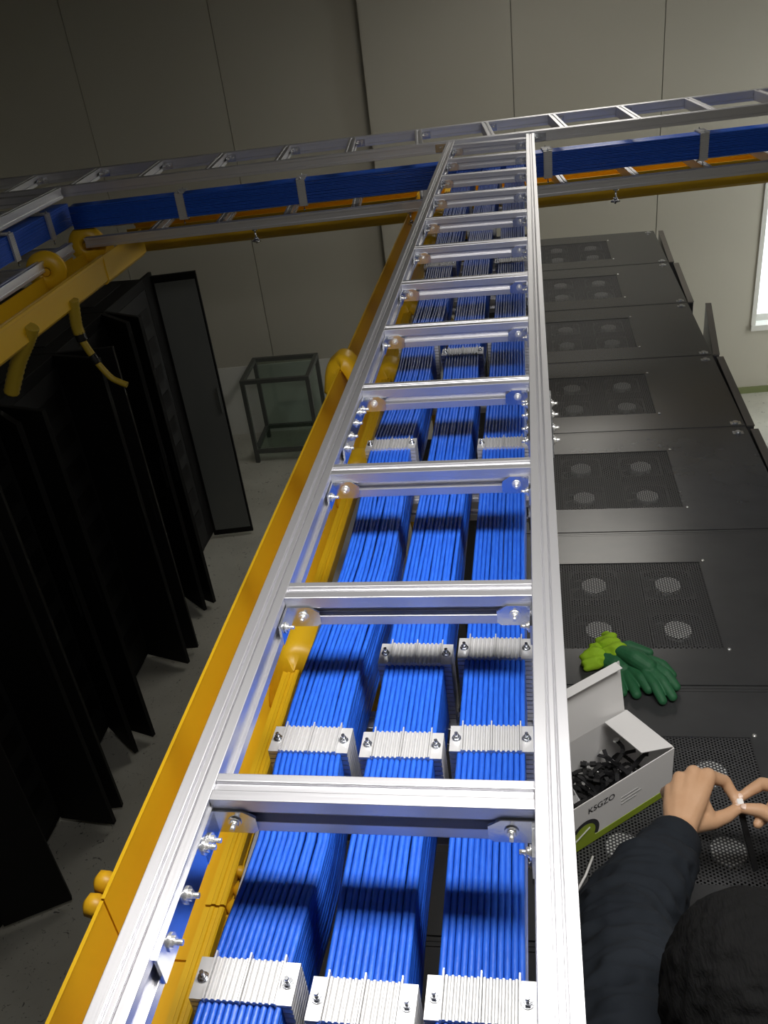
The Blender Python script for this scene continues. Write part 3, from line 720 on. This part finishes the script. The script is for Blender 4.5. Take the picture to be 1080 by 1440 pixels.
# local frame: x 0..bxL along the front (right end = seen corner), y 0..bxD to the back, z up
th = 0.0016
MB().box(0, bxL, 0, th, 0, bxH).build('front_panel', 'card', box)
MB().box(0, bxL, bxD-th, bxD, 0, bxH).build('back_panel', 'card', box)
MB().box(bxL-th, bxL, th, bxD-th, 0, bxH).build('side_panel', 'card', box)
MB().box(0, th, th, bxD-th, 0, bxH).build('side_panel', 'card', box)
MB().box(th, bxL-th, th, bxD-th, 0, th).build('base_panel', 'card', box)
lid = MB().box(0.004, bxL-0.004, -th, 0, 0, 0.112).build('lid', 'card', box); lid.location = (0, bxD, bxH); lid.rotation_euler = (-0.16, 0, 0)
tk = MB().box(0.012, bxL-0.012, -0.018, 0, 0, th).build('tuck_flap', 'card', lid); tk.location = (0, 0, 0.112); tk.rotation_euler = (0.25, 0, 0)
fl = MB().box(-0.062, 0, 0.003, bxD-0.003, 0, th)
fl.v = [((x, y + (0.016 if x < -0.03 else 0) * (1 if y < 0.05 else -0.4), z)) for x, y, z in fl.v]
fl = fl.build('side_flap', 'card', box); fl.location = (bxL, 0, bxH); fl.rotation_euler = (0, -0.10, 0); fl.rotation_euler = (0, 0.16, 0)
MB().box(0.002, bxL-0.001, -0.0006, 0, 0.0, 0.016).build('green_band', 'print_green', box)
# printed picture: lime disc with a dark ring and a tie across it
pr = MB(); 
def disc(mb, cx, cz, rx, rz, y0, y1, n=24, inner=0.0, a0=0, a1=2*PI):
    v = []; 
    for k in range(n+1):
        a = a0 + (a1-a0)*k/n; v.append((cx+rx*math.cos(a), y0, cz+rz*math.sin(a))); v.append((cx+rx*inner*math.cos(a), y0, cz+rz*inner*math.sin(a)))
    mb.add(v, [(2*k, 2*k+2, 2*k+3, 2*k+1) for k in range(n)]); return mb
disc(MB(), 0.082, 0.030, 0.026, 0.026, -0.0008, 0).build('printed_disc', 'print_green', box)
disc(MB(), 0.082, 0.034, 0.032, 0.032, -0.0010, 0, inner=0.72, a0=-0.5, a1=2.6).build('printed_ring', 'print_black', box)
MB().bar((0.042, -0.0011, 0.020), (0.092, -0.0011, 0.046), 0.0005, 0.004, up=(0, 1, 0)).build('printed_tie', 'print_grey', box)
def text(body, size, loc, mat, parent, rot=(PI/2, 0, 0)):
    c = bpy.data.curves.new('lettering', 'FONT'); c.body = body; c.size = size; c.extrude = 0.0001
    o = bpy.data.objects.new('t', c); COL.objects.link(o)
    dg = bpy.context.evaluated_depsgraph_get(); me = bpy.data.meshes.new_from_object(o.evaluated_get(dg)); bpy.data.objects.remove(o, do_unlink=True)
    r = link('lettering', me, mat, parent); r.location = loc; r.rotation_euler = rot; return r
text('KSGZO', 0.0185, (0.088, -0.0008, 0.080), 'print_black', box)
for k, (z, wdt) in enumerate(((0.066, 0.05), (0.058, 0.06), (0.050, 0.045))): MB().box(0.165, 0.165+wdt*0.8, -0.0006, 0, z, z+0.003).build('small_print', 'print_grey', box)
# ties inside
rt = random.Random(3)
Rbox = Matrix.Rotation(ang, 4, 'Z')
for k in range(64):
    L = rt.uniform(0.05, 0.085); a = rt.uniform(0, 2*PI); bend = rt.uniform(0.01, 0.03)
    pts = [(L*(t-0.5), bend*math.sin(PI*t)*2, 0.010*math.sin(2*PI*t + a)) for t in [i/8 for i in range(9)]]
    tt = thing('cable_tie', (0, 0, 0), 0, 'black nylon tie with a shiny buckle lying loose in the white carton', 'cable tie', 'ties in the carton')
    b = MB()
    for i in range(8): b.bar(pts[i], pts[i+1], 0.0075, 0.0016)
    b.build('strap', 'tie', tt); MB().cbox(pts[0], (0.010, 0.011, 0.006)).build('buckle', 'tie' if k % 3 else 'screw', tt, 0.001)
    z = 0.014 + 0.0010*k
    for att in range(200):
        lx = rt.uniform(0.02, bxL-0.02); ly = rt.uniform(0.02, bxD-0.02); e_ = Euler((rt.uniform(-.25, .25), rt.uniform(-.25, .25), rt.uniform(0, 2*PI)))
        Q = [e_.to_matrix() @ Vector(q) + Vector((lx, ly, z)) for q in pts]
        if all(0.012 < q.x < bxL-0.012 and 0.012 < q.y < bxD-0.012 and 0.007 < q.z < bxH-0.012 for q in Q): break
    else:
        lx, ly, e_ = bxL/2, bxD/2, Euler((0, 0, 0))
    p = ctr + Rbox @ Vector((lx, ly, z)); tt.location = (p.x, p.y, HC + z); tt.rotation_euler = (e_.x, e_.y, e_.z + ang)
    tt.rotation_euler = (Rbox.to_3x3() @ e_.to_matrix()).to_euler()
bg = MB(); r_ = random.Random(5); n = 9
vv = [(0.02 + 0.09*i/(n-1), 0.018 + 0.085*j/(n-1), 0.060 + 0.020*r_.random() - 0.02*abs(j-4)/4) for i in range(n) for j in range(n)]
bg.add(vv, [(i*n+j, i*n+j+1, (i+1)*n+j+1, (i+1)*n+j) for i in range(n-1) for j in range(n-1)])
pg = bg.build('plastic_bag', 'bag'); pg.location = (ctr.x, ctr.y, HC + 0.0); pg.rotation_euler = (0, 0, ang)
sm = pg.modifiers.new('s', 'SOLIDIFY'); sm.thickness = 0.0006
tag(pg, 'crumpled clear plastic bag in the left end of the white carton', 'bag')
# loose white tie on the cabinet beside the carton
o = MB().tube([(0.052, 0.500, HC+0.003), (0.07, 0.535, HC+0.004), (0.085, 0.575, HC+0.003)], 0.0022, 6).build('wire_scrap', 'card')
tag(o, 'thin pale wire lying on the cabinet beside the white carton', 'wire')

# ------------------------------------------------------------------ green work gloves
def glove(name, label, palm, rp, fingers, cuff, zoff):
    t = thing(name, (palm[0][0], palm[0][1], HC), 0, label, 'glove', 'work gloves')
    L = lambda p: Vector((p[0]-palm[0][0], p[1]-palm[0][1], p[2]))
    mb = MB(); chain(mb, [L(p) for p in palm], rp)
    for f in fingers:
        P = [L(p) for p in f[0]]; chain(mb, P, f[1])
    def flat(me):
        for v in me.vertices:
            v.co.z = max(v.co.z, 0.001)
    fuse(mb, 'hand_shell', 'glove', t, 0.0017, 3, flat)
    c = MB()
    P = [L(p) for p in cuff]
    chain(c, P, [0.021, 0.024, 0.021]); chain(c, [P[1] + Vector((0.004, 0.016, 0.004)), P[2] + Vector((0.01, 0.024, 0.006))], [0.018, 0.013]); chain(c, [P[1] + Vector((-0.002, -0.016, 0.0)), P[2] + Vector((-0.004, -0.020, 0.0))], [0.018, 0.014])
    def wr_(me):
        for v in me.vertices:
            v.co.z = max(v.co.z, 0.001); v.co.x += 0.0025*math.sin(v.co.y*330 + v.co.z*200); v.co.z += 0.002*math.sin(v.co.y*260)
    fuse(c, 'cuff', 'glove_cuff', t, 0.0025, 3, wr_)
    return t
zb = 0.014
glove('work_glove', 'green rubber work glove with lime cuff, the lower one pointing at the carton', [(0.148, 1.078, zb), (0.166, 1.062, zb), (0.178, 1.046, zb)], [0.022, 0.024, 0.020],
    [([(0.156, 1.098, zb+.010), (0.198, 1.109, zb+.012), (0.238, 1.098, zb+.002)], [0.0135, 0.0125, 0.0105]),
     ([(0.190, 1.046, zb+.004), (0.212, 1.008, zb+.010), (0.224, 0.982, zb+.002)], [0.0130, 0.0124, 0.0108]),
     ([(0.180, 1.040, zb), (0.192, 1.000, zb), (0.199, 0.972, zb-.003)], [0.0125, 0.0122, 0.0108]),
     ([(0.166, 1.036, zb), (0.170, 1.000, zb-.004), (0.172, 0.978, zb-.004)], [0.0115, 0.0110, 0.0098])],
    [(0.144, 1.080, zb), (0.124, 1.082, zb+.004), (0.110, 1.080, zb)], 0)
glove('work_glove', 'green rubber work glove with lime cuff, the upper one with spread fingers', [(0.176, 1.074, zb+.026), (0.204, 1.050, zb+.028), (0.228, 1.030, zb+.022)], [0.015, 0.021, 0.019],
    [([(0.236, 1.056, zb+.018), (0.260, 1.046, zb+.014), (0.279, 1.030, zb-.001)], [0.0110, 0.0106, 0.0092]),
     ([(0.242, 1.034, zb+.018), (0.264, 1.014, zb+.016), (0.281, 0.994, zb-.001)], [0.0122, 0.0116, 0.0102]),
     ([(0.234, 1.020, zb+.018), (0.254, 0.992, zb+.014), (0.270, 0.964, zb-.001)], [0.0122, 0.0116, 0.0102]),
     ([(0.222, 1.014, zb+.016), (0.236, 0.984, zb+.012), (0.249, 0.953, zb-.002)], [0.0115, 0.0110, 0.0096])],
    [(0.170, 1.084, zb+.022), (0.154, 1.104, zb+.014), (0.142, 1.116, zb+.006)], 0)

# ------------------------------------------------------------------ person kneeling on the cabinets, seen from behind and above
from mathutils import noise as mnoise
PO = Vector((0.27, -0.30, HC))
person = thing('person', PO, 0, 'person in a dark jacket kneeling on the cabinets, threading a tie with both hands', 'person')
Lp = lambda p: Vector(p) - PO
V = Vector
ARM_L = [(0.090, 0.035, -0.475), (0.105, 0.290, -0.600), (0.207, 0.486, -0.650)]
ARM_R = [(0.425, 0.025, -0.475), (0.535, 0.245, -0.600), (0.408, 0.455, -0.642)]
HIP = [(0.19, -0.39, -0.655), (0.35, -0.39, -0.655)]; KNEE = [(0.165, -0.01, -0.765), (0.385, -0.01, -0.765)]; ANK = [(0.185, -0.43, -0.790), (0.36, -0.43, -0.790)]
PELV = (0.27, -0.38, -0.63); WAIST = (0.268, -0.22, -0.58); CHEST = (0.260, -0.06, -0.505); NECK = (0.238, 0.000, -0.425); HEAD = V((0.200, 0.036, -0.368))
fdir = V((-0.02, 0.62, -0.78)).normalized(); rdir = fdir.cross(V((0, 0, 1))).normalized(); udir = rdir.cross(fdir)
HM = Matrix((rdir, fdir, udir)).transposed()          # local x right, y face, z crown
bd = MB()
chain(bd, [Lp(p) for p in (PELV, WAIST, CHEST)], [0.115, 0.105, 0.115]); chain(bd, [Lp(CHEST), Lp(NECK), Lp(HEAD - fdir*0.02)], [0.09, 0.052, 0.050])
chain(bd, [Lp(ARM_L[0]), Lp(CHEST), Lp(ARM_R[0])], [0.055, 0.09, 0.055])
ellipsoid(bd, Lp(HEAD), (0.074, 0.093, 0.108), 18, HM)
ellipsoid(bd, Lp(HEAD + HM @ V((0, 0.045, -0.055))), (0.050, 0.050, 0.055), 12, HM)     # jaw
ellipsoid(bd, Lp(HEAD + HM @ V((0, 0.098, -0.018))), (0.013, 0.016, 0.024), 10, HM)      # nose
for sx in (-1, 1): ellipsoid(bd, Lp(HEAD + HM @ V((sx*0.076, -0.005, -0.012))), (0.010, 0.020, 0.031), 10, HM)   # ears
for A in (ARM_L, ARM_R): chain(bd, [Lp(p) for p in A], [0.047, 0.038, 0.026])
for k in range(2):
    chain(bd, [Lp(HIP[k]), Lp(KNEE[k])], [0.085, 0.058]); chain(bd, [Lp(KNEE[k]), Lp(ANK[k]), Lp(V(ANK[k]) + V((0, -0.12, -0.012)))], [0.055, 0.036, 0.028])
HL = dict(w=ARM_L[2], mcp=[(0.262, 0.578, -0.628), (0.240, 0.580, -0.624), (0.218, 0.572, -0.629), (0.203, 0.557, -0.639)],
    fin=[[(0.291, 0.588, -0.650), (0.303, 0.573, -0.666), (0.307, 0.559, -0.670)], [(0.258, 0.602, -0.664), (0.257, 0.582, -0.690), (0.251, 0.564, -0.695)], [(0.227, 0.600, -0.672), (0.229, 0.578, -0.695), (0.227, 0.560, -0.698)], [(0.200, 0.584, -0.675), (0.206, 0.566, -0.694), (0.208, 0.552, -0.696)]],
    th=[(0.229, 0.512, -0.660), (0.262, 0.524, -0.670), (0.286, 0.537, -0.672), (0.304, 0.550, -0.670)])
HR = dict(w=ARM_R[2], mcp=[(0.376, 0.560, -0.635), (0.396, 0.565, -0.632), (0.415, 0.560, -0.635), (0.430, 0.548, -0.642)],
    fin=[[(0.347, 0.583, -0.648), (0.327, 0.577, -0.660), (0.313, 0.570, -0.667)], [(0.374, 0.578, -0.670), (0.350, 0.550, -0.682), (0.332, 0.531, -0.682)], [(0.400, 0.578, -0.675), (0.377, 0.556, -0.695), (0.363, 0.541, -0.695)], [(0.420, 0.566, -0.675), (0.405, 0.551, -0.692), (0.395, 0.541, -0.692)]],
    th=[(0.386, 0.492, -0.655), (0.362, 0.525, -0.663), (0.338, 0.543, -0.664), (0.316, 0.547, -0.666)])
def hand(mb, h):
    w = V(h['w']); m_ = [V(p) for p in h['mcp']]
    for i, p in enumerate(m_):
        chain(mb, [Lp(w.lerp(p, 0.12)), Lp(w.lerp(p, 0.6)), Lp(p)], [0.022, 0.018, 0.0135 - 0.0008*i])
    for i in range(3): chain(mb, [Lp(m_[i].lerp(w, 0.12)), Lp(m_[i+1].lerp(w, 0.12))], [0.0125, 0.0122])
    for i, f in enumerate(h['fin']):
        chain(mb, [Lp(m_[i])] + [Lp(p) for p in f], [0.0115, 0.0102, 0.0088, 0.0075] if i < 3 else [0.0102, 0.0088, 0.0078, 0.0068])
    chain(mb, [Lp(p) for p in h['th']], [0.0175, 0.0132, 0.0112, 0.0088]); chain(mb, [Lp(h['th'][1]), Lp(m_[0].lerp(w, 0.35))], [0.011, 0.012])
hand(bd, HL); hand(bd, HR)
body = fuse(bd, 'body', 'skin', person, 0.0027, 4)
for h in (HL, HR):
    for tip, prev in ((h['th'][3], h['th'][2]), (h['fin'][0][2], h['fin'][0][1])):
        d = (V(tip) - V(prev)).normalized(); up = V((0, -0.25, 1)); up = (up - d*up.dot(d)).normalized(); sd = d.cross(up)
        nm_ = MB(); ellipsoid(nm_, Lp(V(tip) + up*0.0062 + d*0.001), (0.0052, 0.0066, 0.0022), 10, Matrix((sd, d, up)).transposed()); nm_.build('nail', 'nail', body)
for sx in (-1, 1):
    e = MB(); ellipsoid(e, Lp(HEAD + HM @ V((sx*0.031, 0.086, 0.006))), (0.012, 0.006, 0.006), 10, HM); e.build('eye', 'eye', body)
e = MB(); ellipsoid(e, Lp(HEAD + HM @ V((0, 0.092, -0.056))), (0.022, 0.006, 0.006), 10, HM); e.build('mouth', 'lip', body)
# clothing
def wrinkle(amp, freq, along=None):
    def f(me):
        co = [v.co.copy() for v in me.vertices]; nr = [v.normal.copy() for v in me.vertices]
        for v, c, n in zip(me.vertices, co, nr):
            k = mnoise.noise(V((c.x*freq, c.y*freq*1.3, c.z*freq))) ; r = 1 - abs(mnoise.noise(V((c.x*freq*0.8+9, c.y*freq*2.1, c.z*freq*1.5))))*2.2
            v.co = c + n * amp * (0.7*k + 0.7*max(r, -0.4))
    return f
jk = MB()
chain(jk, [Lp(p) for p in (V(PELV) + V((0, 0.03, 0.0)), WAIST, CHEST)], [0.135, 0.130, 0.140])
chain(jk, [Lp(ARM_L[0]), Lp(CHEST), Lp(ARM_R[0])], [0.080, 0.115, 0.080]); chain(jk, [Lp(CHEST), Lp(V(NECK) + V((0, -0.01, 0)))], [0.10, 0.068])
chain(jk, [Lp(V(NECK) + V((-0.075, 0.03, 0.012))), Lp(V(NECK) + V((-0.04, -0.035, 0.028))), Lp(V(NECK) + V((0.03, -0.035, 0.02))), Lp(V(NECK) + V((0.055, 0.03, 0.008)))], [0.050, 0.060, 0.058, 0.050])
for A, cf in ((ARM_L, 0.77), (ARM_R, 0.78)):
    a, b_, c = [V(p) for p in A]; w_ = b_.lerp(c, cf)
    chain(jk, [Lp(p) for p in (a, b_, b_.lerp(c, 0.5), w_)], [0.078, 0.064, 0.054, 0.0400])
jo = fuse(jk, 'jacket', 'jacket', person, 0.0042, 5, wrinkle(0.0085, 19))
for A, cf in ((ARM_L, 0.77), (ARM_R, 0.78)):
    a, b_, c = [V(p) for p in A]; d = (c - b_).normalized(); w_ = b_.lerp(c, cf)
    MB().tube([Lp(w_ + d*t) for t in (-0.026, -0.020, 0.030, 0.036, 0.036, 0.020)], [0.0385, 0.0425, 0.0400, 0.0375, 0.0335, 0.033], 26, cap=False).build('cuff', 'jacket', jo)
tr = MB()
for k in range(2):
    chain(tr, [Lp(HIP[k]), Lp(KNEE[k])], [0.105, 0.069]); chain(tr, [Lp(KNEE[k]), Lp(ANK[k])], [0.066, 0.046])
chain(tr, [Lp(HIP[0]), Lp(HIP[1])], [0.11, 0.11])
def flo(me):
    wrinkle(0.006, 14)(me)
    for v in me.vertices: v.co.z = max(v.co.z, 0.001)
fuse(tr, 'trousers', 'trousers', person, 0.006, 4, flo)
hr = MB()
ellipsoid(hr, Lp(HEAD + HM @ V((0, -0.016, 0.016))), (0.090, 0.092, 0.106), 20, HM)
ellipsoid(hr, Lp(HEAD + HM @ V((0, -0.045, -0.040))), (0.084, 0.070, 0.080), 16, HM)
ellipsoid(hr, Lp(HEAD + HM @ V((0, 0.035, 0.070))), (0.064, 0.050, 0.042), 14, HM)
fuse(hr, 'hair', 'hair', person, 0.004, 2, wrinkle(0.004, 45))
for k in range(2):
    a = V(ANK[k]); sh = MB(); chain(sh, [Lp(a + V((0, -0.02, 0.0))), Lp(a + V((0, -0.09, -0.004))), Lp(a + V((0, -0.19, -0.012)))], [0.043, 0.042, 0.032])
    def flo2(me):
        for v in me.vertices: v.co.z = max(v.co.z, 0.001)
    fuse(sh, 'shoe', 'shoe', person, 0.005, 3, flo2)
# the tie held between the fingers
ht = thing('cable_tie', (0.310, 0.557, -0.668), 0, 'black tie with a white clip held between the finger tips of both hands', 'cable tie')
b = MB(); P = [(0, 0, 0), (0.004, -0.010, -0.020), (0.010, -0.022, -0.045), (0.018, -0.036, -0.075), (0.024, -0.046, -0.100)]
for i in range(4): b.bar(P[i], P[i+1], 0.010, 0.002)
b.build('strap', 'tie', ht); MB().cbox((0, 0.001, 0.003), (0.010, 0.012, 0.008)).build('clip', 'card', ht, 0.0015)

# ------------------------------------------------------------------ lift everything so that the floor is z = 0
for o in COL.objects:
    if o.parent is None and o.type in {'MESH', 'EMPTY'}: o.location.z += DZ
